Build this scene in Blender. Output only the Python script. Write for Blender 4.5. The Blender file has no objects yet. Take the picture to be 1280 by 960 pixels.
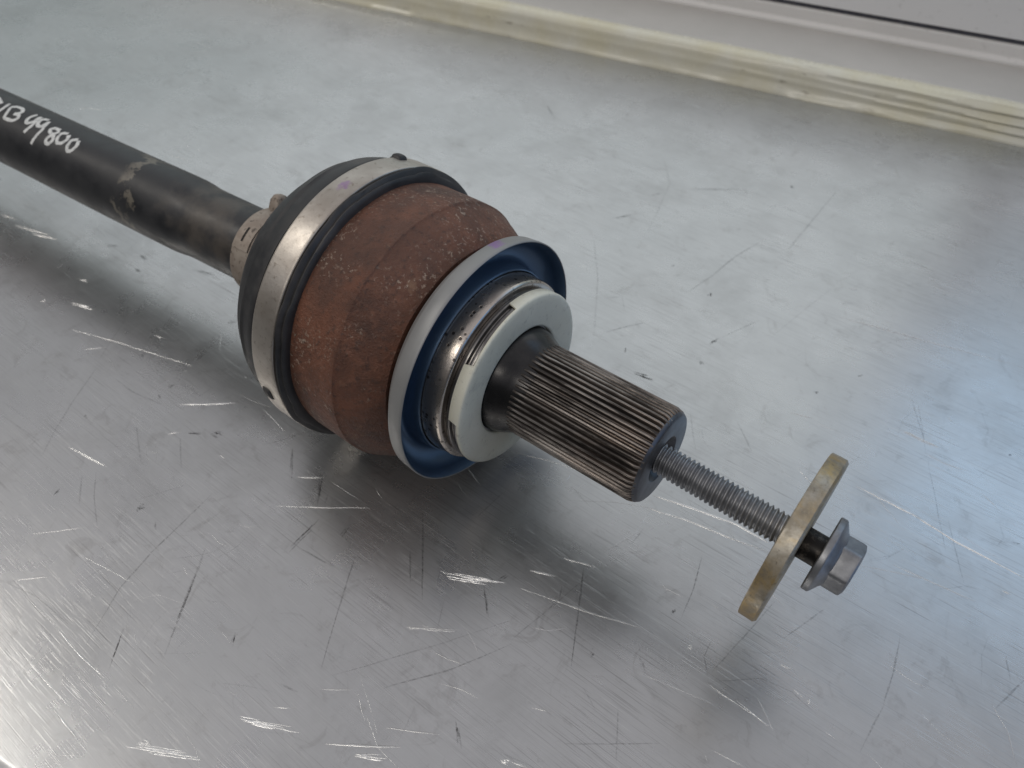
import bpy, bmesh, math, random
from mathutils import Vector, Matrix


WORLD, EXPO = 0.05, -0.17
# ------------------------------------------------------------------ camera, world, lamps, exposure
MM = 0.001
AXZ = 59.0                      # height of the joint axis above the bench, mm
sc = bpy.context.scene
COL = sc.collection
cd = bpy.data.cameras.new('camera'); cam = bpy.data.objects.new('camera', cd); COL.objects.link(cam)
PITCH, YAW = math.radians(45.72), math.radians(37.96)
cam.location = (137.16*MM, -162.95*MM, (207.73+AXZ)*MM)
cam.rotation_euler = (math.pi/2-PITCH, 0, YAW)
cd.sensor_width = 36; cd.lens = 980.8/1280*36
cd.clip_start = 0.01; cd.clip_end = 50
cd.dof.use_dof = True; cd.dof.focus_distance = 0.265; cd.dof.aperture_fstop = 15
sc.camera = cam
w = bpy.data.worlds.new('World'); sc.world = w; w.use_nodes = True
bg = w.node_tree.nodes['Background']
bg.inputs[0].default_value = (0.93, 0.97, 1.0, 1); bg.inputs[1].default_value = WORLD
vs = sc.view_settings
vs.view_transform = 'Standard'; vs.look = 'None'; vs.exposure = EXPO; vs.gamma = 1; vs.use_curve_mapping = False
sc.cycles.max_bounces = 6; sc.cycles.glossy_bounces = 4; sc.cycles.diffuse_bounces = 3; sc.cycles.caustics_reflective = False
# bench back edge: a line on the table; s runs along it, d away from it, z up (mm)
LM, LC = 0.18178, 409.22
LU = Vector((1, LM, 0)).normalized(); LN = Vector((-LU.y, LU.x, 0))
def SDZ(s, d, z): return (Vector((0, LC, 0)) + LU*s + LN*d + Vector((0, 0, z)))*MM
def lamp(name, loc, aim, sx, sy, rad, col, up=Vector((0, 0, 1))):
    l = bpy.data.lights.new(name, 'AREA'); l.shape = 'RECTANGLE'; l.size = sx*MM; l.size_y = sy*MM
    l.energy = rad*math.pi*sx*sy*MM*MM; l.color = col
    o = bpy.data.objects.new(name, l); COL.objects.link(o)
    z = (Vector(loc)-Vector(aim)).normalized(); x = up.cross(z).normalized(); y = z.cross(x)
    o.matrix_world = Matrix(((x.x, y.x, z.x, loc[0]), (x.y, y.y, z.y, loc[1]), (x.z, y.z, z.z, loc[2]), (0, 0, 0, 1)))
    return o
def wlamp(name, s0, s1, z0, z1, rad, col):
    c = SDZ((s0+s1)/2, 112, (z0+z1)/2); lamp(name, c, c-LN, s1-s0, z1-z0, rad, col)
# window behind the sill (two panes with a mullion between), workshop tubes overhead, pale ceiling, unseen blue source at the right
wlamp('window_light', -2800, 106, 85, 760, 0.42, (0.86, 1.0, 1.0))
wlamp('window_light', 142, 700, 85, 255, 0.22, (0.56, 0.82, 1.0))
wlamp('window_light', 142, 700, 257, 760, 0.78, (0.30, 0.64, 1.0))
lamp('ceiling_light', (-1.55, -0.75, 1.60), (-1.55, -0.75, 0), 900, 240, 15.0, (1.0, 0.94, 0.85), up=Vector((0, 1, 0)))
lamp('ceiling_light', (-0.10, -1.50, 1.70), (-0.10, -1.50, 0), 1400, 420, 6.0, (1.0, 0.94, 0.84), up=Vector((0, 1, 0)))
lamp('ceiling_bounce', (0, 0.3, 2.2), (0, 0.3, 0), 9000, 9000, 0.48, (0.99, 0.965, 1.0), up=Vector((0, 1, 0)))
lamp('blue_side_light', (1.35, 0.15, 0.45), (0, 0, 0.05), 900, 700, 0.85, (0.22, 0.50, 1.0))
# ------------------------------------------------------------------ materials
class NT:
    def __init__(s, name):
        s.m = bpy.data.materials.new(name); s.m.use_nodes = True
        s.n = s.m.node_tree.nodes; s.l = s.m.node_tree.links
        s.b = s.n['Principled BSDF']; s.tc = s.n.new('ShaderNodeTexCoord'); s.co = s.tc.outputs['Object']
    def node(s, t, **k):
        n = s.n.new(t)
        for a, v in k.items(): setattr(n, a, v)
        return n
    def put(s, sock, v):
        if hasattr(v, 'links'): s.l.new(v, sock)
        elif isinstance(v, (tuple, list)) and len(v) == 3 and len(sock.default_value) == 4: sock.default_value = (*v, 1)
        else: sock.default_value = v
    def set(s, **k):
        for a, v in k.items(): s.put(s.b.inputs[a.replace('_', ' ')], v)
        return s
    def mapping(s, scale=(1, 1, 1), rot=(0, 0, 0), loc=(0, 0, 0)):
        n = s.node('ShaderNodeMapping'); s.l.new(s.co, n.inputs[0])
        n.inputs['Location'].default_value = loc; n.inputs['Rotation'].default_value = rot; n.inputs['Scale'].default_value = scale
        return n.outputs[0]
    def noise(s, scale, detail=4, rough=0.55, dist=0, vec=None):
        n = s.node('ShaderNodeTexNoise'); s.l.new(vec or s.co, n.inputs['Vector'])
        n.inputs['Scale'].default_value = scale; n.inputs['Detail'].default_value = detail
        n.inputs['Roughness'].default_value = rough; n.inputs['Distortion'].default_value = dist
        return n.outputs['Fac']
    def voro(s, scale, vec=None, rnd=1, out='Distance'):
        n = s.node('ShaderNodeTexVoronoi'); s.l.new(vec or s.co, n.inputs['Vector']); n.inputs['Scale'].default_value = scale
        n.inputs['Randomness'].default_value = rnd
        return n.outputs[out]
    def ramp(s, v, a, b, lo=0.0, hi=1.0):
        n = s.node('ShaderNodeMapRange'); s.put(n.inputs['Value'], v)
        for i, x in zip((1, 2, 3, 4), (a, b, lo, hi)): n.inputs[i].default_value = x
        return n.outputs[0]
    def math(s, op, a, b=0.0):
        n = s.node('ShaderNodeMath', operation=op); s.put(n.inputs[0], a); s.put(n.inputs[1], b); return n.outputs[0]
    def mix(s, f, a, b):
        n = s.node('ShaderNodeMix', data_type='RGBA'); s.put(n.inputs[0], f); s.put(n.inputs[6], a); s.put(n.inputs[7], b); return n.outputs[2]
    def sep(s, v=None):
        n = s.node('ShaderNodeSeparateXYZ'); s.l.new(v or s.co, n.inputs[0]); return n.outputs
    def bump(s, h, strength=0.3, dist=0.0005):
        n = s.node('ShaderNodeBump'); n.inputs['Strength'].default_value = strength; n.inputs['Distance'].default_value = dist
        s.put(n.inputs['Height'], h); s.l.new(n.outputs[0], s.b.inputs['Normal']); return s
    def hair(s, rot, fine, along, loc=(0, 0, 0), lo=0.60, hi=0.68):
        """thin straight hairlines: noise stretched along one direction and thresholded"""
        v = s.mapping((along, fine, 1), (0, 0, rot), loc)
        return s.ramp(s.noise(1.0, 2, 0.5, 0.0, v), lo, hi)

def m_bench():
    t = NT('worn_bench_steel')
    big = t.noise(6, 3); mid = t.noise(34, 4, .66, .3); fine = t.noise(700, 2, .65); sm = t.noise(70, 4, .74, 1.2)
    c = t.mix(t.ramp(big, .35, .65), (.52, .53, .535), (.58, .585, .59))
    c = t.mix(t.ramp(mid, .46, .70, 0, .15), c, (.36, .355, .35))
    c = t.mix(t.ramp(sm, .57, .68, 0, .24), c, (.27, .26, .25))
    c = t.mix(t.ramp(t.noise(16, 5, .72, .4, t.mapping(loc=(2, 9, 4))), .50, .70, 0, .24), c, (.27, .27, .265))
    k1 = t.ramp(t.noise(13, 2), .40, .62, .25, 1); k2 = t.ramp(t.noise(11, 2, .5, 0, t.mapping(loc=(4, 7, 2))), .40, .62, .2, 1)
    h = None
    for i, (rot, f, a, lo) in enumerate([(0.3, 2300, 34, .60), (1.25, 1500, 30, .62), (2.3, 2600, 44, .60)]):
        q = t.math('MULTIPLY', t.hair(rot, f, a, (i*3.1, i*1.7, i*5.0), lo, lo+.10), k1 if i != 1 else k2)
        h = q if h is None else t.math('MAXIMUM', h, q)
    c = t.mix(t.math('MULTIPLY', h, .55), c, (.24, .235, .235))
    b = None
    for i, (rot, f, a, lo) in enumerate([(-.35, 2600, 36, .615), (1.05, 2200, 50, .62)]):
        q = t.math('MULTIPLY', t.hair(rot, f, a, (9+i*2.3, i*4.1, 2+i*3.0), lo, lo+.08), k2 if i else k1)
        b = q if b is None else t.math('MAXIMUM', b, q)
    c = t.mix(t.math('MULTIPLY', b, .28), c, (.85, .85, .83))
    r = t.math('ADD', t.ramp(mid, .3, .7, .25, .32), t.math('MULTIPLY', b, .10))
    t.set(Base_Color=c, Metallic=.85, Roughness=r)
    t.bump(t.math('ADD', t.math('MULTIPLY', fine, .25), t.math('SUBTRACT', b, h)), .10, .0002)
    return t.m
def m_scratch(name, col, metal, rough, lo, hi, amax, solid=.7):
    t = NT(name)
    a = t.ramp(t.noise(900, 4, .7), lo, hi); at = t.node('ShaderNodeAttribute', attribute_name='fade')
    al = t.math('MULTIPLY', t.math('MULTIPLY', a, at.outputs['Fac']), amax)
    al = t.math('MINIMUM', t.math('ADD', al, t.ramp(at.outputs['Fac'], .72, 1.0, 0, solid)), 1.0)
    t.set(Base_Color=col, Metallic=metal, Roughness=rough, Alpha=al)
    return t.m
def m_rust():
    t = NT('rusted_steel')
    a = t.noise(40, 6, .65, .4); b = t.noise(170, 5, .7); f = t.noise(1000, 4, .75); z = t.noise(18, 4, .6, .6); g = t.noise(420, 4, .7)
    c = t.mix(t.ramp(a, .36, .64), (.085, .035, .021), (.205, .079, .043))
    c = t.mix(t.ramp(b, .52, .68, 0, .55), c, (.25, .105, .060))
    c = t.mix(t.ramp(z, .50, .64, 0, .55), c, (.080, .042, .031))
    c = t.mix(t.ramp(g, .54, .66, 0, .6), c, (.045, .026, .021))
    c = t.mix(t.math('MULTIPLY', t.ramp(t.noise(90, 4, .7, 0, t.mapping(loc=(3, 1, 7))), .62, .72), .5), c, (.34, .20, .12))
    sp = t.math('MULTIPLY', t.ramp(t.noise(640, 3, .65), .57, .65), t.ramp(t.noise(45, 4, .6, 0, t.mapping(loc=(1, 5, 2))), .46, .62))
    c = t.mix(t.math('MULTIPLY', sp, .8), c, (.50, .40, .32))
    t.set(Base_Color=c, Metallic=t.math('MULTIPLY', sp, .5), Roughness=t.math('SUBTRACT', t.ramp(f, .3, .7, .42, .70), t.math('MULTIPLY', sp, .15)), Specular_IOR_Level=.6)
    t.bump(t.math('ADD', t.math('MULTIPLY', b, .8), t.math('ADD', t.math('MULTIPLY', g, .7), t.math('MULTIPLY', f, .9))), 1.0, .0007)
    return t.m
def m_rubber():
    t = NT('black_rubber')
    a = t.noise(120, 5, .65); d = t.noise(35, 4)
    c = t.mix(t.ramp(a, .4, .7), (.022, .023, .026), (.045, .045, .046))
    c = t.mix(t.ramp(d, .45, .68, 0, .6), c, (.115, .105, .10))
    t.set(Base_Color=c, Roughness=t.ramp(a, .3, .7, .42, .62)); t.bump(a, .25, .0003); return t.m
def m_band():
    t = NT('dull_clamp_steel')
    a = t.noise(60, 5, .6); f = t.noise(500, 4, .6); o = t.sep()
    c = t.mix(t.ramp(a, .35, .7), (.56, .52, .47), (.44, .40, .36))
    c = t.mix(t.ramp(t.noise(28, 5, .7, .6), .52, .68, 0, .5), c, (.30, .26, .22))
    c = t.mix(t.ramp(f, .58, .72, 0, .6), c, (.22, .18, .14))
    # purple marker dab near the top of the strap
    dx = t.math('MULTIPLY', t.math('ADD', o[0], .0600), 330.0); dy = t.math('MULTIPLY', t.math('ADD', o[1], .0068), 300.0)
    q = t.math('ADD', t.math('MULTIPLY', dx, dx), t.math('MULTIPLY', dy, dy))
    q = t.math('ADD', q, t.ramp(t.noise(420, 3, .6), .3, .7, -.45, .55))
    up = t.ramp(o[2], .059, .061)
    c = t.mix(t.math('MULTIPLY', t.math('MULTIPLY', t.ramp(q, .1, .75, .5, 0), up), 1.0), c, (.30, .11, .42))
    t.set(Base_Color=c, Metallic=.8, Roughness=t.ramp(a, .3, .7, .34, .52)); t.bump(f, .22, .0003); return t.m
def m_small_clamp():
    t = NT('dusty_clamp_steel')
    a = t.noise(150, 5, .65); f = t.noise(420, 4, .6)
    c = t.mix(t.ramp(a, .4, .65), (.30, .25, .21), (.40, .35, .30))
    c = t.mix(t.ramp(f, .58, .68, 0, .8), c, (.07, .055, .045))
    t.set(Base_Color=c, Metallic=.3, Roughness=.6); t.bump(f, .3, .0003); return t.m
def m_shaft():
    t = NT('black_shaft_paint')
    o = t.sep(); a = t.noise(70, 5, .65); b = t.noise(28, 4); f = t.noise(600, 3, .6)
    c = t.mix(t.ramp(a, .35, .7), (.014, .015, .018), (.030, .031, .034))
    c = t.mix(t.ramp(b, .58, .78, 0, .3), c, (.085, .075, .062))
    # dust smear ring with its own ragged edge, dust near the neck, rust towards the far end
    xx = t.math('ADD', o[0], t.ramp(a, .3, .7, -.012, .012))
    xx = t.math('ADD', xx, t.math('MULTIPLY', o[1], .35))
    s1 = t.math('MULTIPLY', t.ramp(xx, -.2115, -.2105), t.ramp(xx, -.2065, -.2050, 1, 0))
    s1 = t.math('MULTIPLY', s1, t.ramp(t.noise(55, 3), .40, .52))
    c = t.mix(t.math('MULTIPLY', s1, .75), c, (.20, .18, .145))
    s2 = t.math('MULTIPLY', t.ramp(xx, -.178, -.160), t.ramp(t.noise(48, 4, .6), .46, .62))
    c = t.mix(t.math('MULTIPLY', s2, .4), c, (.15, .125, .10))
    s3 = t.ramp(t.math('ADD', o[0], t.ramp(a, .3, .7, -.01, .01)), -.336, -.328, 1, 0)
    c = t.mix(t.math('MULTIPLY', s3, .8), c, (.16, .055, .035))
    t.set(Base_Color=c, Roughness=t.ramp(a, .3, .7, .34, .55)); t.bump(t.math('ADD', a, t.math('MULTIPLY', f, .4)), .2, .0004); return t.m
def m_shield():
    t = NT('grey_zinc_plate')
    a = t.noise(50, 4); f = t.noise(480, 4, .6); o = t.sep()
    c = t.mix(t.ramp(a, .3, .7), (.27, .275, .278), (.33, .333, .333))
    dx = t.math('MULTIPLY', t.math('SUBTRACT', o[1], .0090), 240.0)
    q = t.math('ADD', t.math('MULTIPLY', dx, dx), t.ramp(t.noise(300, 3, .6), .3, .7, -.4, .5))
    up = t.math('MULTIPLY', t.ramp(o[2], .1000, .1010), t.ramp(o[0], -.0025, -.0015, 1, 0))
    c = t.mix(t.math('MULTIPLY', t.ramp(q, .0, .8, .6, 0), up), c, (.30, .12, .44))
    t.set(Base_Color=c, Metallic=.35, Roughness=t.ramp(a, .3, .7, .42, .54)); t.bump(f, .10, .0002); return t.m
def m_shield_face():
    t = NT('zinc_blue_reflection')  # blue reflected light is put into the base colour of the cup's inside
    a = t.noise(50, 4); f = t.noise(480, 4, .6)
    c = t.mix(t.ramp(a, .3, .7), (.090, .150, .240), (.115, .180, .275))
    t.set(Base_Color=c, Metallic=.7, Roughness=t.ramp(a, .3, .7, .32, .44)); t.bump(f, .10, .0002); return t.m
def m_seat():
    t = NT('bright_machined_steel')
    a = t.noise(90, 4, .6); f = t.noise(700, 3, .6)
    dots = t.math('MULTIPLY', t.ramp(t.voro(430, rnd=.8), .20, .32, 1, 0), t.ramp(t.noise(75, 3), .44, .54))
    c = t.mix(t.ramp(a, .35, .7), (.62, .56, .50), (.50, .45, .41))
    c = t.mix(t.math('MULTIPLY', dots, .85), c, (.05, .04, .035))
    t.set(Base_Color=c, Metallic=.95, Roughness=t.ramp(a, .3, .7, .18, .32)); t.bump(t.math('SUBTRACT', f, dots), .2, .0002); return t.m
def m_collar():
    t = NT('dark_machined_steel')
    a = t.noise(160, 4, .6)
    t.set(Base_Color=t.mix(t.ramp(a, .35, .7), (.26, .25, .24), (.14, .13, .13)), Metallic=.9, Roughness=.28); t.bump(a, .15, .0002); return t.m
def m_plastic():
    t = NT('cream_plastic')
    a = t.noise(70, 4, .6); f = t.noise(330, 4, .65)
    c = t.mix(t.ramp(a, .35, .7), (.84, .83, .71), (.78, .77, .65))
    c = t.mix(t.ramp(f, .58, .72, 0, .45), c, (.38, .36, .30))
    c = t.mix(t.ramp(t.noise(46, 5, .7, .8), .56, .70, 0, .5), c, (.34, .34, .32))
    t.set(Base_Color=c, Roughness=t.ramp(a, .3, .7, .36, .5), Subsurface_Weight=.25, Subsurface_Radius=(.003, .003, .003)); t.bump(f, .08, .0002); return t.m
def m_spline():
    t = NT('worn_spline_steel')
    v = t.mapping((.16, 1, 1)); a = t.noise(260, 5, .65, 0, v); b = t.noise(30, 4, .6); g = t.noise(800, 3, .6)
    at = t.node('ShaderNodeAttribute', attribute_name='crest').outputs['Fac']; o = t.sep()
    c = t.mix(t.ramp(a, .35, .7), (.055, .048, .044), (.115, .100, .090))
    k = t.math('MULTIPLY', t.ramp(at, .55, .95), t.ramp(a, .38, .58))
    c = t.mix(t.math('MULTIPLY', k, .9), c, (.34, .315, .295))
    # rusty-brown wear over the outer half of the teeth
    e = t.math('MULTIPLY', t.ramp(t.math('ADD', o[0], t.ramp(b, .3, .7, -.022, .022)), .035, .062), t.ramp(a, .40, .60))
    c = t.mix(t.math('MULTIPLY', e, .35), c, (.24, .17, .13))
    t.set(Base_Color=c, Metallic=.75, Roughness=t.ramp(g, .3, .7, .30, .48)); t.bump(a, .25, .0002); return t.m
def m_stub():
    t = NT('oiled_dark_steel')
    a = t.noise(120, 4, .6)
    t.set(Base_Color=t.mix(t.ramp(a, .35, .7), (.055, .053, .053), (.024, .024, .026)), Metallic=.7, Roughness=t.ramp(a, .3, .7, .18, .32)); return t.m
def m_end():
    t = NT('grey_blue_turned_steel')
    a = t.noise(150, 4, .6)
    t.set(Base_Color=t.mix(t.ramp(a, .35, .7), (.16, .17, .19), (.09, .095, .11)), Metallic=.8, Roughness=.38); return t.m
def m_bolt(name='zinc_flake_coating', k=1.0):
    t = NT(name)
    a = t.noise(130, 5, .65); f = t.noise(900, 3, .6)
    c = t.mix(t.ramp(a, .35, .68), (.38*k, .39*k, .41*k), (.23*k, .235*k, .25*k))
    t.set(Base_Color=c, Metallic=.75, Roughness=t.ramp(a, .3, .7, .34, .5)); t.bump(f, .15, .0002); return t.m
def m_shank():
    t = NT('greasy_bolt_shank')
    a = t.noise(260, 4, .65)
    t.set(Base_Color=t.mix(t.ramp(a, .48, .66), (.030, .028, .027), (.17, .15, .13)), Metallic=.6, Roughness=.4); return t.m
def m_washer():
    t = NT('yellow_zinc_plate')
    a = t.noise(75, 5, .6, .4); b = t.noise(160, 5, .68); f = t.noise(700, 4, .65)
    c = t.mix(t.ramp(a, .42, .60), (.46, .34, .17), (.46, .43, .37))
    c = t.mix(t.ramp(b, .46, .64, 0, .85), c, (.27, .24, .19))
    c = t.mix(t.ramp(f, .60, .70, 0, .55), c, (.10, .085, .07))
    t.set(Base_Color=c, Metallic=.6, Roughness=t.ramp(b, .3, .7, .34, .52)); t.bump(f, .2, .0003); return t.m
def m_paint():
    t = NT('white_marker_paint')
    a = t.noise(800, 3, .6)
    t.set(Base_Color=t.mix(t.ramp(a, .45, .75), (.72, .73, .72), (.40, .41, .41)), Roughness=.55); return t.m
def m_sealant():
    t = NT('worn_cream_sealant')
    rz = -math.atan(LM)
    v = t.mapping((.10, 1, 1), (0, 0, rz)); a = t.noise(120, 5, .65, 0, v); f = t.noise(260, 4, .6); s = t.noise(30, 3)
    c = t.mix(t.ramp(s, .35, .7), (.68, .64, .48), (.72, .70, .60))
    c = t.mix(t.math('MULTIPLY', t.ramp(a, .60, .66), t.ramp(t.noise(24, 3), .48, .58, 0, .75)), c, (.25, .22, .16))
    c = t.mix(t.ramp(t.voro(26), .045, .07, .9, 0), c, (.08, .065, .05))
    t.set(Base_Color=c, Roughness=t.ramp(f, .3, .7, .16, .32)); t.bump(t.noise(90, 3, .5, 0, v), .12, .0015); return t.m
def m_sill(name, c0, c1, r):
    t = NT(name)
    a = t.noise(14, 5, .6); f = t.noise(260, 4, .65)
    c = t.mix(t.ramp(a, .35, .7), c0, c1)
    c = t.mix(t.ramp(f, .62, .74, 0, .3), c, (.25, .23, .20))
    t.set(Base_Color=c, Roughness=r); t.bump(f, .1, .0004); return t.m
def m_plain(name, c, r=.7, metal=0):
    t = NT(name); a = t.noise(300, 4, .6)
    t.set(Base_Color=t.mix(t.ramp(a, .4, .7), c, tuple(x*.6 for x in c)), Roughness=r, Metallic=metal); return t.m
BRIGHT=[([(-151.2, -107.9), (-130.4, -104.4)], 0.5, 0.6), ([(-122.7, -142.1), (-109.5, -128.3)], 0.4, 0.6), ([(-97.6, -135.4), (-68.9, -129.6)], 0.35, 0.5), ([(-107.8, -156.8), (-99.2, -147.9)], 0.7, 0.5), ([(-96.5, -158.2), (-76.9, -157.5)], 0.3, 0.5), ([(-76.1, -157.9), (-60.8, -158.5), (-46.9, -157.7)], 0.4, 0.8), ([(-76.4, -170.7), (-60.2, -170.8), (-45.4, -170.6)], 0.4, 0.8), ([(-51.4, -174.4), (-34.8, -174.8)], 0.4, 0.8), ([(-42.8, -157.2), (-29.5, -157.4)], 0.3, 0.5), ([(-56.3, -73.1), (-41.6, -62.4), (-25.1, -50.0)], 0.4, 0.6), ([(-60.7, -57.4), (-51.0, -50.4)], 0.5, 0.6), ([(-47.3, -50.4), (-31.2, -49.7)], 0.3, 0.4), ([(20.5, -53.4), (30.1, -48.1), (40.7, -43.0)], 1.5, 1), ([(22.9, -79.3), (38.0, -68.9)], 0.9, 0.6), ([(-0.6, -139.1), (9.2, -133.6), (21.4, -127.7)], 1.7, 1), ([(-20.8, -166.8), (-10.8, -160.1), (1.6, -153.6)], 1.8, 0.9), ([(-18.7, -163.0), (-13.9, -160.9)], 2, 0.7), ([(30.5, -125.5), (50.4, -111.3)], 0.7, 0.7), ([(40.8, -121.9), (49.8, -116.3)], 1.6, 1), ([(15.3, -114.2), (24.2, -107.7)], 0.5, 0.5), ([(42.4, -109.7), (58.1, -100.4)], 0.5, 0.5), ([(78.6, -94.3), (82.5, -92.8)], 1.2, 1), ([(-29.3, -122.0), (-22.1, -122.6)], 0.3, 0.5), ([(7.7, -128.0), (13.2, -124.0)], 0.5, 0.5), ([(16.9, -54.0), (21.4, -53.3)], 0.4, 0.5), ([(-9.9, 8.2), (2.8, 9.3), (18.1, 15.1), (33.8, 19.6)], 0.35, 0.7), ([(63.1, 27.0), (79.4, 31.5), (97.3, 35.5), (111.2, 35.6)], 0.55, 1), ([(65.1, 20.4), (82.8, 25.4), (97.5, 28.0), (113.2, 31.3)], 0.45, 0.8), ([(35.6, 2.4), (53.1, 14.8), (70.2, 23.0)], 0.3, 0.5), ([(128.4, 84.0), (151.8, 84.2), (170.0, 81.5), (195.4, 80.9)], 0.5, 0.9), ([(143.8, 47.7), (155.9, 53.3), (167.9, 58.3)], 0.35, 0.5), ([(153.4, 55.9), (168.2, 57.5), (183.8, 59.1)], 0.35, 0.7), ([(190.1, 70.3), (193.4, 70.3)], 0.6, 0.7), ([(46.0, -41.1), (67.4, -34.9), (90.3, -27.1)], 0.5, 0.35), ([(119.8, -30.4), (132.0, -30.6), (143.7, -30.7)], 0.35, 0.5), ([(129.9, -29.5), (142.3, -30.9)], 0.4, 0.6), ([(66.8, 19.2), (67.1, 4.7), (62.4, -8.3)], 0.35, 0.4), ([(51.5, -20.2), (63.7, -15.9)], 0.7, 0.5), ([(44.3, -32.6), (53.7, -28.6)], 0.7, 0.6), ([(199.1, 22.7), (205.9, 16.2), (210.6, 7.1)], 0.35, 0.5), ([(131.3, -49.3), (143.0, -47.1)], 0.5, 0.5), ([(76.6, -74.3), (83.0, -71.6)], 0.5, 0.6), ([(136.3, -8.4), (140.5, -7.6)], 0.6, 0.8), ([(149.1, -14.6), (150.4, -14.3)], 1, 1), ([(107.5, -22.5), (109.2, -22.1)], 1, 0.6), ([(97.9, -42.1), (124.1, -35.8)], 0.3, 0.3), ([(143.3, -13.9), (147.9, -14.6)], 0.4, 0.6), ([(82.1, -92.4), (87.1, -90.4)], 0.7, 0.7), ([(20.4, 11.9), (21.4, 14.9)], 0.3, 0.5), ([(36.4, 6.9), (38.1, 14.8)], 0.35, 0.5), ([(30.8, 10.5), (29.8, 16.4)], 0.3, 0.4), ([(65.3, 181.5), (95.8, 191.2), (129.7, 198.4), (166.1, 203.2)], 0.8, 0.4), ([(133.0, 127.1), (144.5, 127.2), (152.4, 126.7)], 0.9, 0.7), ([(89.0, 106.0), (98.3, 109.1)], 0.7, 0.6), ([(75.6, 210.5), (80.4, 212.2)], 0.8, 0.4), ([(-16.7, 95.6), (-3.0, 94.9)], 0.3, 0.4), ([(-223.0, -65.3), (-191.4, -54.9), (-152.9, -43.8)], 0.45, 0.6), ([(-353.2, -35.0), (-341.6, -31.9)], 0.8, 0.8), ([(-336.9, -36.2), (-301.9, -26.1)], 0.8, 0.6), ([(-319.8, -34.5), (-301.0, -26.6)], 0.9, 0.8), ([(-244.0, -54.6), (-229.6, -49.6)], 1.4, 0.8), ([(-135.8, -62.9), (-126.2, -55.0), (-116.4, -46.4)], 0.6, 0.9), ([(-258.3, -40.0), (-251.3, -38.5)], 1, 0.8), ([(-276.7, -42.5), (-277.7, -38.0)], 1.4, 0.7), ([(-152.8, -108.4), (-139.7, -106.3), (-130.0, -104.4)], 0.6, 0.6), ([(-125.1, -76.9), (-121.1, -72.6)], 0.7, 0.7), ([(-205.0, -69.6), (-197.5, -61.9)], 0.6, 0.6), ([(-257.1, -62.3), (-254.7, -61.7)], 1.2, 0.8), ([(-186.4, -41.9), (-180.5, -40.2)], 0.6, 0.5), ([(-97.3, -70.4), (-92.6, -70.0)], 0.6, 0.5), ([(-61.0, -57.7), (-53.3, -52.8)], 0.6, 0.6)]
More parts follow.
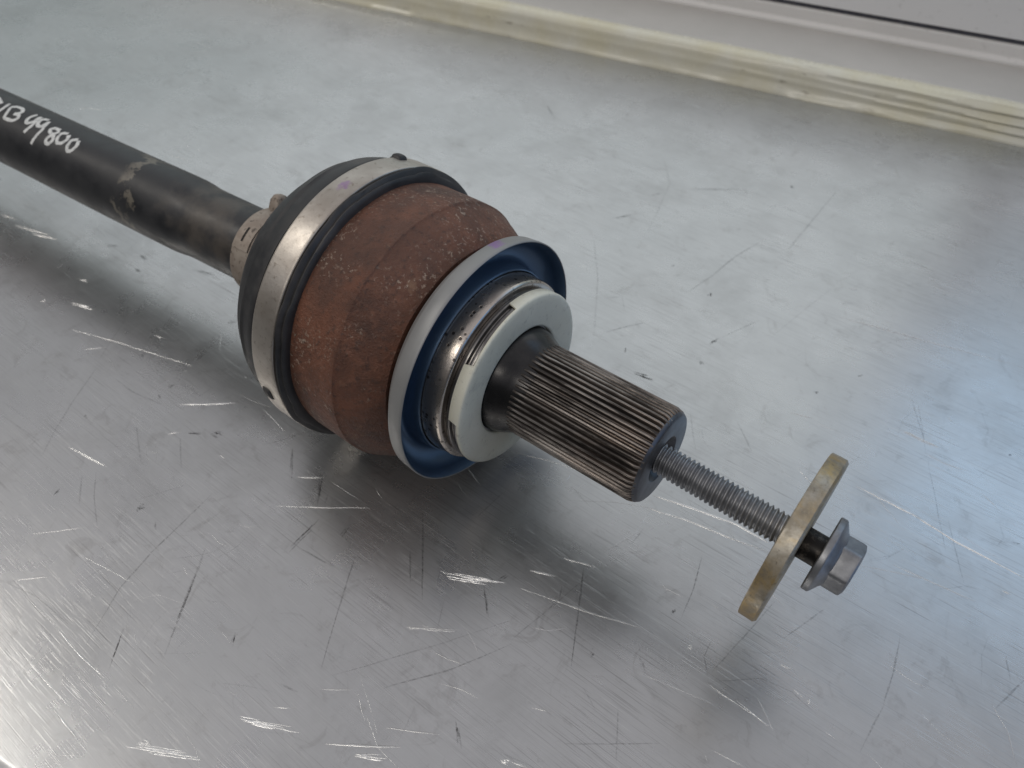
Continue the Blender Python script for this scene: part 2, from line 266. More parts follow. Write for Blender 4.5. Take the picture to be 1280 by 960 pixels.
DARK=[([(-82.2, -85.6), (-77.6, -117.5), (-73.5, -134.3), (-63.2, -154.7)], 0.5, 0.6), ([(-63.3, -101.7), (-57.0, -119.3), (-51.1, -131.4), (-35.9, -142.8)], 0.8, 0.4), ([(-57.9, -142.7), (-52.0, -149.8), (-47.7, -155.7)], 0.8, 0.4), ([(-6.8, -38.3), (7.5, -53.4), (20.1, -67.6)], 0.45, 0.8), ([(1.7, -54.5), (11.9, -65.5)], 0.7, 0.6), ([(-13.1, -69.5), (-5.4, -83.3), (10.2, -108.7)], 0.5, 0.6), ([(-54.6, -49.4), (-48.2, -60.4), (-41.8, -64.3)], 0.8, 0.6), ([(-37.6, -66.0), (-37.0, -74.1), (-36.6, -83.7)], 1.1, 0.7), ([(-25.5, -61.5), (-24.6, -67.2)], 1.1, 0.7), ([(57.3, -60.6), (45.6, -82.0), (32.4, -100.4)], 0.45, 0.5), ([(51.6, -53.3), (37.0, -76.5), (15.1, -108.5)], 0.4, 0.4), ([(-33.2, -80.5), (-17.2, -78.4)], 0.5, 0.6), ([(-24.5, -118.6), (-20.6, -123.8)], 0.9, 0.5), ([(-130.8, -108.9), (-120.1, -116.4), (-105.6, -124.0)], 0.4, 0.5), ([(-133.6, -113.7), (-121.0, -122.3)], 0.7, 0.4), ([(-74.7, -48.2), (-65.4, -57.8)], 0.5, 0.7), ([(26.6, -62.6), (32.3, -72.4)], 0.5, 0.5), ([(59.1, -93.4), (66.0, -99.4)], 0.8, 0.4), ([(-135.1, -122.9), (-132.9, -127.8)], 0.9, 0.5), ([(-101.2, -108.1), (-97.8, -107.2)], 1.8, 0.9), ([(-88.8, -108.4), (-85.2, -110.5)], 0.7, 0.7), ([(12.5, -27.0), (13.4, -9.7)], 0.4, 0.6), ([(34.1, -48.2), (45.9, -59.8)], 0.8, 0.5), ([(37.3, -43.6), (38.7, -39.2)], 1, 0.7), ([(3.1, -121.5), (10.1, -119.5)], 0.6, 0.4), ([(-112.7, -160.5), (-95.4, -155.6), (-75.4, -154.4)], 0.4, 0.35), ([(-43.9, -55.7), (-41.2, -60.1)], 0.7, 0.6), ([(59.7, -18.3), (69.8, -37.1), (78.8, -54.3)], 0.4, 0.8), ([(93.6, 13.7), (97.9, -0.6), (100.3, -15.4)], 0.4, 0.7), ([(166.1, 28.1), (169.0, 13.4), (170.2, 0.1)], 0.5, 0.5), ([(170.2, 0.1), (169.6, -20.2)], 0.5, 0.4), ([(124.6, 13.9), (121.6, -6.6), (118.8, -25.8)], 0.45, 0.5), ([(140.3, 21.0), (133.3, 1.6)], 0.45, 0.5), ([(205.6, 38.3), (200.6, 22.1)], 0.6, 0.5), ([(164.3, 90.2), (178.1, 64.1)], 0.4, 0.4), ([(120.5, -29.0), (133.0, -17.4), (143.8, -15.2), (153.4, -17.3)], 0.4, 0.4), ([(92.1, -77.4), (116.8, -57.9)], 0.4, 0.4), ([(198.3, 43.6), (201.8, 35.3)], 0.6, 0.4), ([(147.8, 116.8), (157.9, 95.3), (168.3, 74.3)], 0.4, 0.4), ([(113.2, -15.1), (113.8, -22.3), (119.1, -29.2)], 0.4, 0.5), ([(68.9, 11.0), (69.1, 1.6)], 0.5, 0.4), ([(56.4, -59.4), (63.6, -18.6)], 0.4, 0.5), ([(58.0, -30.6), (60.6, -36.1)], 0.6, 0.7), ([(95.9, -13.7), (97.4, -13.9)], 1.4, 0.9), ([(81.4, -46.4), (83.0, -45.9)], 1.5, 0.8), ([(188.8, 96.1), (189.5, 95.0)], 1.3, 0.8), ([(174.7, 142.0), (175.8, 141.5)], 1.6, 0.9), ([(99.7, -56.6), (108.9, -72.2)], 0.5, 0.4), ([(95.9, -36.2), (100.1, -40.4)], 0.8, 0.4), ([(86.7, -58.0), (94.6, -62.3)], 0.5, 0.4), ([(9.2, 154.5), (12.8, 174.8), (14.8, 199.5), (19.6, 220.2)], 0.6, 0.6), ([(4.1, 119.7), (-2.0, 110.2), (-7.9, 100.5)], 0.6, 0.7), ([(18.9, 83.8), (24.5, 84.1), (29.4, 86.3)], 1.5, 1), ([(22.3, 85.9), (25.7, 84.0)], 1.2, 1), ([(18.5, 161.7), (21.2, 157.5)], 1.4, 0.8), ([(37.5, 123.8), (39.9, 132.1)], 1, 0.7), ([(39.9, 132.1), (49.7, 157.2)], 0.6, 0.4), ([(35.6, 222.9), (34.4, 265.4), (33.6, 298.3)], 0.7, 0.45), ([(-57.0, 163.0), (-34.6, 133.4), (-11.0, 94.3)], 0.5, 0.4), ([(5.9, 96.9), (8.3, 93.7)], 1, 0.8), ([(39.9, 111.2), (42.2, 109.4)], 1.3, 0.9), ([(92.1, 126.1), (94.3, 125.8)], 1.4, 0.9), ([(104.3, 148.1), (106.7, 151.0)], 1, 0.6), ([(-9.6, 170.2), (-7.8, 169.7)], 1, 0.6), ([(-22.7, 123.2), (-16.5, 129.3), (-9.9, 120.8)], 0.5, 0.5), ([(-40.9, 244.8), (-25.3, 262.8), (-12.6, 265.1)], 0.8, 0.4), ([(7.1, 289.3), (12.0, 284.3)], 1.6, 0.4), ([(130.4, 148.5), (142.8, 127.2)], 0.4, 0.4), ([(108.5, 184.5), (118.2, 191.3)], 0.5, 0.4), ([(133.5, 147.6), (145.7, 120.8)], 0.4, 0.4), ([(71.5, 86.7), (85.6, 74.0)], 0.4, 0.4), ([(52.6, 78.2), (66.3, 58.9)], 0.4, 0.4), ([(68.8, 205.2), (59.9, 149.6)], 0.4, 0.3), ([(-70.6, 266.0), (-52.7, 242.7), (-36.5, 189.1)], 0.6, 0.3), ([(-178.5, 281.9), (-158.6, 266.7)], 0.8, 0.3), ([(-61.7, 185.1), (-49.2, 205.6)], 0.9, 0.3), ([(-56.4, 222.2), (-49.0, 233.8)], 0.9, 0.3), ([(-250.9, -6.6), (-242.9, -8.1)], 1.6, 0.8), ([(-242.6, -15.9), (-237.2, -16.1)], 2.2, 0.8), ([(-110.5, -64.4), (-104.7, -63.1)], 2, 0.8), ([(-119.1, -71.7), (-111.0, -66.5)], 0.8, 0.5), ([(-179.7, -54.6), (-176.7, -53.9)], 1.6, 0.8), ([(-149.9, -59.5), (-148.6, -56.8)], 1.4, 0.9), ([(-163.8, -94.5), (-163.6, -93.2)], 1.6, 0.8), ([(-175.4, -71.8), (-160.8, -71.7), (-142.2, -68.2)], 0.4, 0.5), ([(-160.8, -55.3), (-151.2, -45.1)], 0.4, 0.4), ([(-187.8, -73.7), (-177.4, -90.9), (-166.2, -107.8)], 0.7, 0.4), ([(-166.2, -107.8), (-157.4, -118.4)], 0.5, 0.3), ([(-209.6, -43.1), (-192.3, -69.3)], 0.5, 0.35), ([(-118.7, -75.2), (-103.9, -85.0)], 0.6, 0.5), ([(-73.9, -49.0), (-61.6, -60.2)], 0.5, 0.6), ([(-195.8, -117.1), (-166.5, -114.7)], 0.4, 0.35), ([(-274.7, -14.2), (-267.4, -9.3)], 1.5, 0.5), ([(-216.6, 2.7), (-197.0, 7.9)], 2.4, 0.35), ([(-166.1, -12.1), (-161.5, -10.0)], 2, 0.5), ([(-133.1, -46.4), (-133.3, -56.5)], 0.4, 0.4), ([(-85.4, -53.7), (-74.2, -33.8)], 0.4, 0.5), ([(-145.5, -65.9), (-151.0, -65.3)], 0.8, 0.5), ([(-140.2, -83.0), (-120.5, -93.8)], 0.6, 0.35)]
STROKES=[[(-283.31, 87.1), (-275.52, 96.5)], [(-271.63, 89.0), (-270.86, 99.6), (-271.05, 109.4), (-271.78, 116.4)], [(-267.86, 94.6), (-265.74, 106.0), (-264.55, 117.8)], [(-267.86, 94.6), (-265.37, 88.1), (-261.14, 87.3), (-257.71, 93.7), (-258.72, 99.4), (-260.96, 103.8)], [(-260.96, 103.8), (-257.14, 101.7), (-255.47, 109.5), (-257.85, 116.4), (-264.55, 117.8)], [(-248.79, 86.3), (-250.08, 96.9), (-249.42, 106.3), (-247.35, 109.6), (-244.63, 101.9), (-245.38, 87.8)], [(-245.14, 87.2), (-242.99, 108.4), (-244.84, 125.1)], [(-238.84, 86.0), (-242.53, 89.2), (-241.65, 100.2), (-239.95, 105.9), (-237.22, 104.4), (-237.14, 90.1)], [(-237.34, 89.0), (-234.69, 109.4), (-235.7, 127.6), (-236.25, 136.6)], [(-225.05, 96.0), (-229.44, 95.9), (-231.0, 101.3), (-229.21, 106.6), (-225.43, 108.3), (-222.88, 116.4), (-224.31, 125.3), (-226.89, 125.3), (-227.81, 117.0), (-225.74, 107.0), (-224.4, 97.9)], [(-218.74, 95.1), (-222.1, 98.5), (-221.79, 109.9), (-219.59, 118.0), (-216.54, 115.5), (-215.17, 105.5), (-217.37, 97.3)], [(-209.75, 97.3), (-212.69, 102.9), (-211.85, 116.0), (-209.83, 122.7), (-207.23, 119.7), (-206.59, 108.3), (-208.75, 99.2)]]
# ------------------------------------------------------------------ mesh helpers
def tag(o, label=None, cat=None, kind=None, group=None):
    for k, v in (('label', label), ('category', cat), ('kind', kind), ('group', group)):
        if v: o[k] = v
    return o
def obj(name, verts, faces, mat, parent=None, sharp=35):
    me = bpy.data.meshes.new(name); me.from_pydata([tuple(v) for v in verts], [], faces); me.validate()
    bm = bmesh.new(); bm.from_mesh(me); bmesh.ops.recalc_face_normals(bm, faces=bm.faces); bm.to_mesh(me); bm.free()
    me.shade_smooth(); me.set_sharp_from_angle(angle=math.radians(sharp))
    me.materials.append(mat)
    o = bpy.data.objects.new(name, me); COL.objects.link(o); o.parent = parent
    return o
def empty(name, loc=(0, 0, 0), rot=(0, 0, 0)):
    o = bpy.data.objects.new(name, None); o.empty_display_size = .02; COL.objects.link(o); o.location = loc; o.rotation_euler = rot; return o
class Axis:
    """a straight axis in mm: point at t along it, radius r, angle a (90 = up, 180 = towards the camera side)"""
    def __init__(s, o, d):
        s.o = Vector(o); s.d = Vector(d).normalized(); s.a = Vector((0, 0, 1)).cross(s.d).normalized(); s.b = s.d.cross(s.a)
    def p(s, t, r, a): return (s.o + s.d*t + (s.a*math.cos(a) + s.b*math.sin(a))*r)*MM
JA = Axis((0, 0, AXZ), (1, 0, 0)); SA = Axis((-35, 0, AXZ), (1, .065, 0)); LA = Axis((0, 0, 0), (1, 0, 0))
def lathe(ax, prof, seg=128, a0=0.0, a1=2*math.pi, closed=True, rfun=None, cap=False):
    """revolve a profile of (t, r); closed joins last profile point to the first (a solid ring)"""
    full = abs(a1-a0-2*math.pi) < 1e-6; n = seg if full else seg+1; m = len(prof); V = []; F = []
    for i in range(n):
        a = a0+(a1-a0)*i/seg
        for t, r in prof: V.append(ax.p(t, rfun(t, r, a) if rfun else r, a))
    for i in range(seg):
        j = (i+1) % n
        for k in range(m if closed else m-1):
            l = (k+1) % m; F.append((i*m+k, i*m+l, j*m+l, j*m+k))
    if not full and closed: F.append(tuple(range(m))); F.append(tuple((n-1)*m+k for k in range(m)))
    if cap and not closed:
        F.append(tuple(i*m for i in range(n))); F.append(tuple(i*m+m-1 for i in range(n)))
    return V, F
def fillet(pts, r=.6, n=3):
    """round the inner corners of an open profile"""
    out = [pts[0]]
    for a, b, c in zip(pts, pts[1:], pts[2:]):
        A, B, Cc = Vector((*a, 0)), Vector((*b, 0)), Vector((*c, 0)); u = A-B; v = Cc-B
        k = min(r, u.length*.45, v.length*.45)
        if k < 1e-3: out.append(b); continue
        p, q = B+u.normalized()*k, B+v.normalized()*k
        for i in range(n+1):
            s = i/n; w_ = p*(1-s)**2+B*2*s*(1-s)+q*s*s; out.append((w_.x, w_.y))
    out.append(pts[-1]); return out
random.seed(7)

# ------------------------------------------------------------------ the bench top and the sill behind it
EDGE = Vector((-47, -196.5, 0))                       # a point on the front edge of the bench
def front(x): return EDGE.y + LM*(x-EDGE.x)
def sheet(name, prof, s0, s1, nseg, mat, wav=None, kind='structure'):
    """extrude a (d, z) profile along the bench back edge"""
    V = []; F = []; m = len(prof)
    for i in range(nseg+1):
        s = s0+(s1-s0)*i/nseg
        for k, (d, z) in enumerate(prof):
            dd, zz = wav(s, k, d, z) if wav else (d, z)
            V.append(SDZ(s, dd, zz))
    for i in range(nseg):
        for k in range(m):
            l = (k+1) % m; F.append((i*m+k, i*m+l, (i+1)*m+l, (i+1)*m+k))
    F.append(tuple(range(m))); F.append(tuple(nseg*m+k for k in range(m)))
    return tag(obj(name, V, F, mat, None, 40), kind=kind)
DF = (EDGE - Vector((0, LC, 0))).dot(LN)               # distance of the front edge from the back edge (negative)
BENCH = m_bench()
bench = sheet('bench_top', fillet([(30, 0), (DF+3, 0), (DF, -1.2), (DF-1.2, -4), (DF-1.2, -30), (DF+1.2, -30), (DF+1.2, -5), (30, -5)], 1.2, 3), -1300, 800, 1, BENCH)
tag(bench, 'scratched dull steel bench top under the drive shaft')
SEAL = m_sealant()
def wv(s, k, d, z):
    e = .35*math.sin(s*.041)+.25*math.sin(s*.013+1)+.18*math.sin(s*.23)
    if k < 2: return d-.8*abs(e)-(.9 if math.sin(s*.017+2) > .93 else 0), z
    if k > 13: return d+1.5*e*(k < 18), z if k == 18 else z+.06*e
    w_ = max(0.0, min(1.0, (s+120)/180))                # the bead was smoothed in ridges towards one end
    return d+.25*e+w_*.75*math.sin(k*2.1+.02*s), z+.2*math.sin(s*.087+k*.5)
prof = [(-.8, .05), (-.5, 1.2), (.3, 2.6), (1.4, 4.6), (2.2, 6.6), (3.0, 8.6), (3.3, 10.0), (3.9, 11.4), (4.8, 13.2), (5.5, 15.0), (6.2, 16.8), (7.2, 18.4), (8.6, 19.6), (10.4, 20.5), (12.5, 21.0), (15.5, 21.1), (18.0, 20.7), (20, 20.3), (20, .05)]
seal = sheet('sealant_strip', prof, -900, 420, 330, SEAL, wv)
tag(seal, 'glossy cream sealant strip along the back edge of the bench')
SILL = m_sill('grey_sill_paint', (.50, .485, .455), (.56, .54, .51), .5)
sill = sheet('window_sill', fillet([(12, 20.2), (84, 20.2), (84, 10), (12, 10)], .5, 2), -900, 420, 2, SILL); tag(sill, 'flat grey painted sill behind the cream strip')
FRM = m_sill('off_white_frame_paint', (.74, .72, .69), (.78, .76, .73), .35)
fr = sheet('window_frame', fillet([(82, 12), (79.2, 20.6), (79.6, 22.5), (81.5, 25.0), (82.0, 32.6), (83.5, 33.6), (100, 33.8), (100, 12)], 1.0, 3), -900, 420, 2, FRM); tag(fr, 'off-white frame rail standing on the grey sill')
GAP = m_plain('dark_gap_shade', (.10, .10, .12), .8)  # shade of the open gap, put into the colour of a strip
gp = sheet('frame_gap_strip', [(84, 33.9), (84, 37.4), (98, 37.4), (98, 33.9)], -900, 420, 1, GAP); tag(gp, 'dark strip for the shaded gap between the white frame rails')
WHT = m_sill('white_sash_paint', (.84, .835, .83), (.86, .855, .85), .42)
sh = sheet('window_sash', fillet([(81.5, 37.5), (81.5, 82), (105, 82), (105, 37.5)], .9, 3), -900, 420, 2, WHT); tag(sh, 'white sash rail above the dark gap strip')

def ribbon(V, F, A, pts, width, fade, hgt, seg=3.0, jit=.12):
    """thin tapered ridge along a polyline on the bench (mm)"""
    P = [Vector((x, y, 0)) for x, y in pts]; S = []
    for a, b in zip(P, P[1:]):
        n = max(1, int((b-a).length/seg)); S += [a+(b-a)*i/n for i in range(n)]
    S.append(P[-1]); n = len(S)
    if n < 3: S = [P[0], (P[0]+P[-1])/2, P[-1]]; n = 3
    base = len(V); off = 0
    for i, q in enumerate(S):
        t = (S[min(i+1, n-1)]-S[max(i-1, 0)]).normalized(); nn = Vector((-t.y, t.x, 0))
        off = off*.7+random.uniform(-jit, jit); k = i/(n-1)
        wd = width*.5*(.25+.75*math.sin(math.pi*min(max(k, .04), .96))**.5)*random.uniform(.6, 1.25)
        c = q+nn*off
        for j, (u, h) in enumerate(((-1, .03), (0, .03+hgt*wd), (1, .03))):
            V.append((c+nn*u*wd+Vector((0, 0, h)))*MM); A.append(fade*random.uniform(.75, 1.1)*(.35 if i in (0, n-1) else 1))
    for i in range(n-1):
        for j in (0, 1): F.append((base+i*3+j, base+i*3+j+1, base+i*3+4+j, base+i*3+3+j))
def scratches(name, items, mat, label, hgt):
    V = []; F = []; A = []
    for pts, wd, s in items:
        if wd < .75: ribbon(V, F, A, pts, wd*(1.2 if s < .8 else 1.6), s, hgt); continue
        dx, dy = pts[-1][0]-pts[0][0], pts[-1][1]-pts[0][1]; L = math.hypot(dx, dy); ux, uy = dx/L, dy/L
        for q in range(int(4+wd*5)):                        # a wide gouge is a bundle of short strands
            o = random.gauss(0, wd*.38); e = random.uniform(-.05, .45); f = min(1.05, e+random.uniform(.25, .75)); e = max(-.05, e)
            P0 = (pts[0][0]+dx*e-uy*o, pts[0][1]+dy*e+ux*o); P1 = (pts[0][0]+dx*f-uy*(o+random.gauss(0, .25)), pts[0][1]+dy*f+ux*(o+random.gauss(0, .25)))
            ribbon(V, F, A, [P0, P1], random.uniform(.3, .7), s*random.uniform(.6, 1.1), hgt, 1.2, .06)
    o = obj(name, V, F, mat, bench, 180); at = o.data.attributes.new('fade', 'FLOAT', 'POINT')
    for i, a in enumerate(A): at.data[i].value = a
    o['kind'] = 'stuff'; o['label'] = label
def rnd(n, smin, smax, w0, w1, f0, f1, angs):
    out = []
    for _ in range(n):
        x = random.uniform(-480, 330); y = random.uniform(-200, 400); L = random.uniform(smin, smax)**1; a = random.choice(angs)+random.gauss(0, .25)
        if y < front(x)+4 or y > LC+LM*x-12: continue
        mx, my = x+.5*L*math.cos(a)+random.gauss(0, L*.06), y+.5*L*math.sin(a)+random.gauss(0, L*.06)
        pts = [(x, y), (mx, my), (x+L*math.cos(a), y+L*math.sin(a))]
        if any(py < front(px)+3 or py > LC+LM*px-10 for px, py in pts): continue
        out.append((pts, random.uniform(w0, w1), random.uniform(f0, f1)))
    return out
BR = m_scratch('bright_scratch_metal', (.97, .97, .96), .7, .24, .26, .46, 1.0)
DK = m_scratch('dark_scratch_grime', (.075, .072, .072), .2, .6, .36, .60, .55, .15)
scratches('bright_scratches', BRIGHT + rnd(420, 2, 22, .15, .4, .2, .6, (-.45, -.3, .25, -.1)), BR, 'fine bright scratches cut into the steel', .85)
scratches('dark_scratches', DARK + rnd(700, 2, 26, .2, .5, .08, .28, (.6, .9, 1.3, 1.9, -.4, .3)), DK, 'dark grimy scratches and specks on the steel', .02)

# ------------------------------------------------------------------ the drive shaft
ds = empty('drive_shaft', (0, 0, 0))
tag(ds, 'black drive shaft with rusty joint housing, clamp band and splined end on the bench', 'drive shaft')
RUST, RUB, BAND, SCL, SHF, SHD = m_rust(), m_rubber(), m_band(), m_small_clamp(), m_shaft(), m_shield()
SEAT, COLR, PLA, SPL, STB, END = m_seat(), m_collar(), m_plastic(), m_spline(), m_stub(), m_end()
# bar of the shaft, slightly bent away at the joint
def shr(t, r, a): return r*(1+.004*math.sin(3*a+t*.05))
V, F = lathe(SA, [(-520, 0.01), (-520, 18.15)]+[(-520+i*15, 18.15) for i in range(1, 25)]+[(-145, 18.15), (-138, 18.1), (-133, 17.7), (-129, 17.15), (-124, 17.0), (-90, 16.9), (-70, 16.9), (-40, 16.9), (-40, .01)], 96, closed=False, rfun=shr)
shaft = obj('shaft', V, F, SHF, ds, 40)
V = []; F = []
for st in STROKES:                                      # hand-painted number wrapped on the bar
    pts = [(t, math.radians(a)*18.2) for t, a in st]; Q = []
    for (x0, y0), (x1, y1) in zip(pts, pts[1:]):
        n = max(2, int(math.hypot(x1-x0, y1-y0)/.45)); Q += [(x0+(x1-x0)*i/n, y0+(y1-y0)*i/n) for i in range(n)]
    Q.append(pts[-1])
    for _ in range(4): Q = [Q[0]]+[((a[0]+2*b[0]+c[0])/4, (a[1]+2*b[1]+c[1])/4) for a, b, c in zip(Q, Q[1:], Q[2:])]+[Q[-1]]
    b0 = len(V); n = len(Q)
    for i, (x, y) in enumerate(Q):
        x0, y0 = Q[max(i-1, 0)]; x1, y1 = Q[min(i+1, n-1)]; l = math.hypot(x1-x0, y1-y0) or 1; nx, ny = -(y1-y0)/l, (x1-x0)/l
        wd = 1.0*(.8 if i in (0, n-1) else 1)*random.uniform(.85, 1.12)
        for u, h in ((-1, .09), (-.6, .16), (.6, .16), (1, .09)):
            V.append(SA.p(x+nx*wd*u, 18.15+h, (y+ny*wd*u)/18.2))
    for i in range(n-1):
        for j in range(3): F.append((b0+i*4+j, b0+i*4+j+1, b0+i*4+5+j, b0+i*4+4+j))
nb = obj('painted_number', V, F, m_paint(), shaft, 180); nb['label'] = 'white hand-painted number on the black bar'
# rubber boot
def boot_r(t, r, a):
    if t > -54.2:                                       # moulded lip with a few raised tabs
        for c in (62, 105, 152, 196, 250, 310, 18):
            q = (math.degrees(a)-c+180) % 360-180
            if abs(q) < 7: return r+.8*math.cos(q/7*math.pi/2)**.5 if r > 55.5 else r
    return r+.25*math.sin(5*a+t)
boot_p = [(-113, 18.4), (-111, 20.5), (-106, 24), (-100, 30), (-94, 38), (-89, 45), (-85, 49.5), (-81, 52.4), (-77, 54.4), (-75.5, 55.4), (-74.5, 55.3), (-73.5, 55.6), (-70, 56.7), (-67.4, 57.3), (-66.6, 57.2), (-66.2, 56.4), (-65, 56.6), (-55, 56.6), (-53.9, 56.7), (-53.7, 57.6), (-53.1, 58.1), (-52.5, 57.7), (-52.2, 56.4), (-51.8, 56.0), (-51.4, 56.5), (-50.8, 56.6), (-50.3, 56.0), (-50.1, 54.9), (-50.1, 53.2)]
V, F = lathe(JA, boot_p, 160, closed=False, rfun=boot_r); boot = obj('rubber_boot', V, F, RUB, ds, 50)
# wide steel strap round the boot, with its two dark closing nubs
def strap_r(t, r, a): return r+.12*math.sin(2*a+.6)
V, F = lathe(JA, fillet([(-65.7, 57.0), (-65.7, 58.15), (-65.0, 58.45), (-54.9, 58.45), (-54.2, 58.15), (-54.2, 57.0)], .35, 2)[::1], 180, rfun=strap_r)
strap = obj('clamp_band', V, F, BAND, ds, 40)
def nub(name, ax, t, r, adeg, lt, la, hr, mat, par):
    """half-round swelling on a cylinder: lt along the axis, la along the arc, hr high (mm)"""
    V = []; F = []; n = 9; a0 = math.radians(adeg)
    for i in range(n):
        for j in range(n):
            u, v = -1+2*i/(n-1), -1+2*j/(n-1); k = max(0.0, 1-u**4)*max(0.0, 1-v**4)
            V.append(ax.p(t+u*lt, r-.3+hr*k**.6, a0+v*la/r))
    for i in range(n-1):
        for j in range(n-1): F.append((i*n+j, i*n+j+1, (i+1)*n+j+1, (i+1)*n+j))
    b = len(V)
    for i in range(n):
        for j in range(n):
            u, v = -1+2*i/(n-1), -1+2*j/(n-1); V.append(ax.p(t+u*lt, r-.8, a0+v*la/r))
    for i in range(n-1):
        for j in range(n-1): F.append((b+i*n+j, b+(i+1)*n+j, b+(i+1)*n+j+1, b+i*n+j+1))
    for i in range(n-1):
        for (p, q) in ((i*n, (i+1)*n), (i*n+n-1, (i+1)*n+n-1), (i, i+1), ((n-1)*n+i, (n-1)*n+i+1)): F.append((p, q, b+q, b+p))
    return obj(name, V, F, mat, par, 50)
nub('clamp_nub', JA, -64.0, 58.5, 65, 2.6, 2.4, 1.9, RUB, strap)
nub('clamp_nub', JA, -61.5, 58.5, -173, 2.4, 3.0, 1.3, RUB, strap)
# narrow clamp at the small end of the boot
V, F = lathe(SA, fillet([(-89.6, 16.9), (-89.6, 19.1), (-88.8, 19.4), (-79.6, 19.4), (-78.8, 19.1), (-78.8, 16.9)], .4, 2), 128); cl = obj('small_clamp', V, F, SCL, ds, 40)
V, F = lathe(SA, fillet([(-88.7, 19.3), (-88.7, 20.2), (-79.7, 20.2), (-79.7, 19.3)], .25, 2), 40, math.radians(20), math.radians(141)); obj('clamp_tail', V, F, SCL, cl, 40)
V, F = lathe(SA, [(-84.9, 20.05), (-84.9, 20.32), (-83.9, 20.32), (-83.9, 20.05)], 10, math.radians(112), math.radians(131)); obj('clamp_slot', V, F, m_plain('slot_shade', (.02, .018, .016), .8), cl, 40)  # raised dark strip, its colour stands in for the shade inside the slot
nub('clamp_ear', SA, -85.5, 20.2, 62, 3.2, 3.4, 7.0, SCL, cl)
# rusty joint housing
def hr_(t, r, a): return r+.15*math.sin(3*a+1.0)+.08*math.sin(11*a+t*.4)
V, F = lathe(JA, [(-53, 40), (-53, 53.0), (-52, 53.6), (-49, 53.9), (-44, 54.0), (-38, 54.05), (-32, 54.1), (-28.4, 54.1), (-28.1, 54.0), (-27.5, 53.48), (-27.0, 53.22), (-24, 52.0), (-20, 50.1), (-17, 48.5), (-14, 46.6), (-11.6, 44.4), (-11.6, 30)], 160, closed=False, rfun=hr_)
obj('joint_housing', V, F, RUST, ds, 20)
# pressed dust shield: a shallow cup
cup = [(-11.0, 38.0), (-11.0, 43.0), (-9.5, 45.2), (-7.2, 46.9), (-6.6, 48.3), (-6.0, 48.9), (-1.0, 49.35), (-.1, 49.35), (.15, 49.1), (.08, 48.85), (-1.0, 48.6), (-2.0, 48.4), (-6.2, 47.2), (-8.5, 45.4), (-9.9, 43.0), (-10.4, 41.0), (-10.2, 38.6)]
V, F = lathe(JA, cup, 180); dsh = obj('dust_shield', V, F, SHD, ds, 50)
face = [(-.02, 48.72), (-1.0, 48.2), (-4.0, 47.5), (-6.4, 46.5), (-8.2, 44.9), (-9.2, 42.9), (-9.6, 41.0), (-9.2, 39.6), (-8.0, 38.8), (-5.0, 38.4), (-2.2, 38.2), (-1.7, 37.9), (-1.7, 37.4), (-2.4, 37.1), (-6.0, 36.95), (-9.0, 34.0)]
V, F = lathe(JA, face, 180, closed=False); obj('shield_face', V, F, m_shield_face(), dsh, 50)
# bearing seat, grooved collar
V, F = lathe(JA, fillet([(-6, 30), (-4.0, 36.9), (-1.6, 37.0), (5.6, 36.6), (6.4, 35.8), (6.6, 30)], .5, 2), 160, closed=False); obj('bearing_seat', V, F, SEAT, ds, 40)
V, F = lathe(JA, fillet([(6.0, 30.5), (6.6, 33.2), (7.6, 33.2), (8.0, 34.6), (9.3, 34.6), (9.6, 33.2), (10.3, 33.2), (10.5, 34.0), (11.9, 34.0), (12.1, 33.0), (12.15, 24), (12.15, 20)], .25, 2), 160, closed=False); obj('grooved_collar', V, F, COLR, ds, 40)
# white plastic ring with two long skirts and open notches between them
def ring_back(deg):
    """back edge of the ring's rim: long skirt (x = 8.8) or cut-away (x = 12.3)"""
    for a, b in ((-8, 90), (134, 171), (215, 300)):
        for k in (0, 360, -360):
            if a <= deg+k <= b: return 8.8
    return 12.3
N = 240; V = []; F = []
for i in range(N):
    dg = 360*i/N; a = math.radians(dg); xb = ring_back(dg)
    for t, r in ((xb, 34.2), (xb, 34.55), (xb+.3, 34.8), (12.9, 34.8), (13.4, 34.5), (13.65, 33.9), (13.7, 32.0), (13.6, 22.9), (13.4, 22.2), (12.9, 21.8), (12.3, 21.8), (12.3, 34.2)): V.append(JA.p(t, r, a))
for i in range(N):
    j = (i+1) % N
    for k in range(12):
        l = (k+1) % 12; F.append((i*12+k, i*12+l, j*12+l, j*12+k))
rg = obj('plastic_ring', V, F, PLA, ds, 40); rg['label'] = 'notched cream plastic ring'
# stub with its fillet, the spline teeth, the turned end face with the bolt hole
V, F = lathe(JA, [(11.4, 21.6), (13.6, 21.2), (15.6, 20.6), (17.4, 19.8), (19.0, 19.0), (20.5, 18.3), (22.0, 17.8), (24.0, 17.2), (26, 16.6), (26, 10)], 128, closed=False); obj('stub_neck', V, F, STB, ds, 60)
NT_ = 52; V = []; F = []; CR = []; xs = [19.6, 20.4, 21.3, 22.3, 23.4, 25.0, 28] + [28+i*3.6 for i in range(1, 13)] + [72.6, 73.2, 73.9]
pr = [(0.0, 0.0), (.10, .0), (.22, .45), (.30, .88), (.36, 1.0), (.50, 1.03), (.64, 1.0), (.70, .88), (.78, .45), (.90, 0), (.96, 0)]
NS = NT_*len(pr)
worn = [random.uniform(-.12, .10) for _ in range(NT_)]
for x in xs:
    k = min(1, max(0, (x-19.6)/5.0)); e = 1-max(0, (x-72.0)/1.9)*.9
    for g in range(NT_):
        for f_, h in pr:
            a = 2*math.pi*(g+f_)/NT_; lo = 17.9-1.25*k; hi = 17.9+.15*min(1, k*2)
            r = lo+(hi-lo)*h*e+(worn[g]*h*k)
            if x > 72.5: r = min(r, 18.0-(x-72.5)*.55)
            V.append(JA.p(x, r, a)); CR.append(h*k)
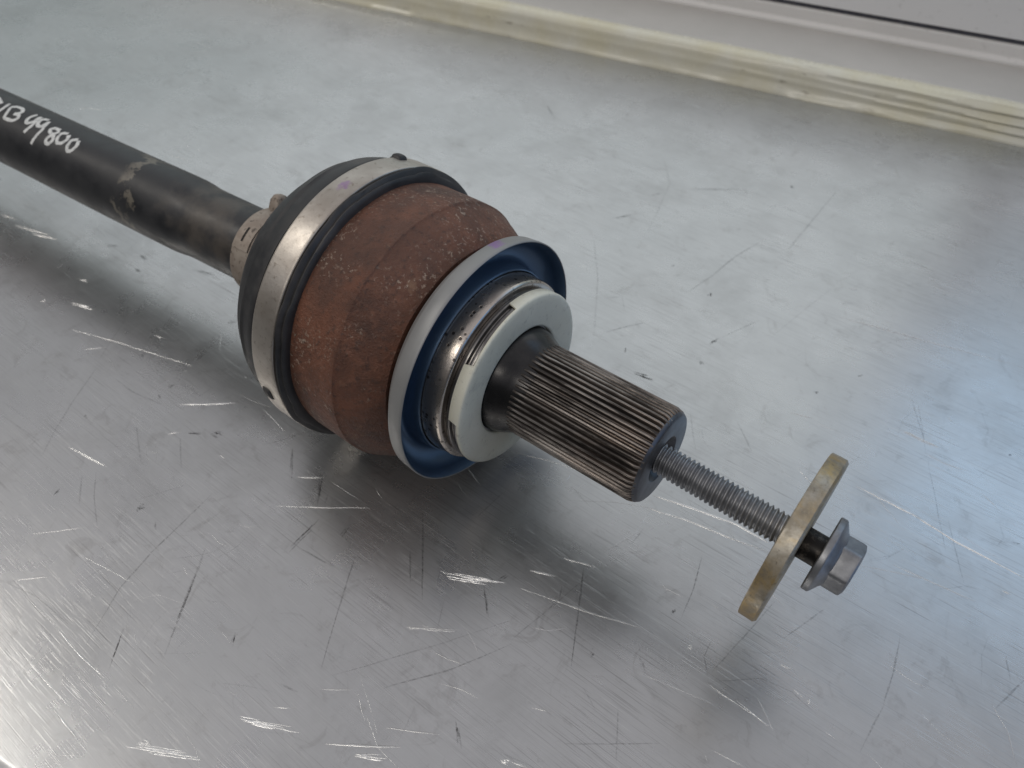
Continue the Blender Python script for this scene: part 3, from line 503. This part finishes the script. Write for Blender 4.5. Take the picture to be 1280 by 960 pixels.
for i in range(len(xs)-1):
    for j in range(NS): F.append((i*NS+j, i*NS+(j+1) % NS, (i+1)*NS+(j+1) % NS, (i+1)*NS+j))
sp = obj('spline', V, F, SPL, ds, 45); at = sp.data.attributes.new('crest', 'FLOAT', 'POINT')
for i, c in enumerate(CR): at.data[i].value = c
V, F = lathe(JA, [(73.2, 17.3), (74.2, 16.6), (74.6, 15.8), (74.6, 8.9), (74.0, 8.3), (71.5, 6.9), (70.5, 6.7), (62, 6.7), (62, .01)], 96, closed=False); obj('end_face', V, F, END, ds, 40)

# ------------------------------------------------------------------ the bolt, hanging slightly in its hole
bolt = empty('hub_bolt', (74*MM, 0, AXZ*MM), (0, math.atan(.04), 0))
tag(bolt, 'long grey threaded bolt with flanged hex head sticking out of the splined end', 'bolt')
BLT = m_bolt()
P_, SEGA, SUB = 1.78, 36, 10; t0, t1 = -10.0, 45.5; V = []; F = []; nx = int((t1-t0)/P_*SUB)
for i in range(nx+1):
    t = t0+(t1-t0)*i/nx
    for j in range(SEGA):
        a = 2*math.pi*j/SEGA; ph = (t/P_-j/SEGA) % 1.0; tri = 1-abs(ph*2-1)
        d = min(1, max(0, (tri-.12)/.70)); run = min(1, (t1-t)/3.0)
        V.append(LA.p(t, 4.42+.98*d*run+.35*(1-run), a))
for i in range(nx):
    for j in range(SEGA): F.append((i*SEGA+j, i*SEGA+(j+1) % SEGA, (i+1)*SEGA+(j+1) % SEGA, (i+1)*SEGA+j))
obj('thread', V, F, BLT, bolt, 60)
V, F = lathe(LA, [(45.0, 1), (45.0, 4.8), (45.6, 5.3), (57.6, 5.3), (57.6, 1)], 48, closed=False); obj('shank', V, F, m_shank(), bolt, 40)
V, F = lathe(LA, fillet([(57.2, 1), (57.2, 12.4), (57.5, 12.7), (59.3, 12.7), (59.7, 12.3), (61.4, 9.4), (62.2, 8.6), (62.2, 1)], .25, 2), 96, closed=False); fl = obj('flange', V, F, BLT, bolt, 40)
# hex head: flats joined by rounded corners, chamfered outer end
V = []; F = []; rings = [(60.6, 1.0), (66.6, 1.0), (67.4, .975), (68.0, .90), (68.1, .62), (67.5, .55), (67.4, .05)]; M = 72
for t, k in rings:
    for j in range(M):
        a = 2*math.pi*j/M-math.radians(22); q = ((a+math.radians(22)) % (math.pi/3))-math.pi/6; r = min(8.0/math.cos(q), 8.95)
        if k < .93: r = r*.35+.65*7.9
        V.append(LA.p(t, r*k, a))
for i in range(len(rings)-1):
    for j in range(M): F.append((i*M+j, i*M+(j+1) % M, (i+1)*M+(j+1) % M, (i+1)*M+j))
obj('hex_head', V, F, BLT, bolt, 30)

# ------------------------------------------------------------------ the loose thick washer on the bolt
wl = bolt.matrix_basis @ Vector((48.4*MM, 0, -.5*MM))
wv_ = [(-2.9, 5.9), (-2.9, 28.95), (-2.65, 29.2), (2.1, 29.2), (2.9, 28.3), (2.9, 6.5), (2.4, 5.9)]
V, F = lathe(LA, wv_, 128); wa = obj('washer', V, F, m_washer(), None, 25)
wa.location = (74*MM+math.cos(.04)*48.4*MM, 0, AXZ*MM-math.sin(.04)*48.4*MM-.5*MM); wa.rotation_euler = (0, math.atan(.04), 0)
tag(wa, 'thick yellow zinc plated washer hanging loose on the long bolt', 'washer')
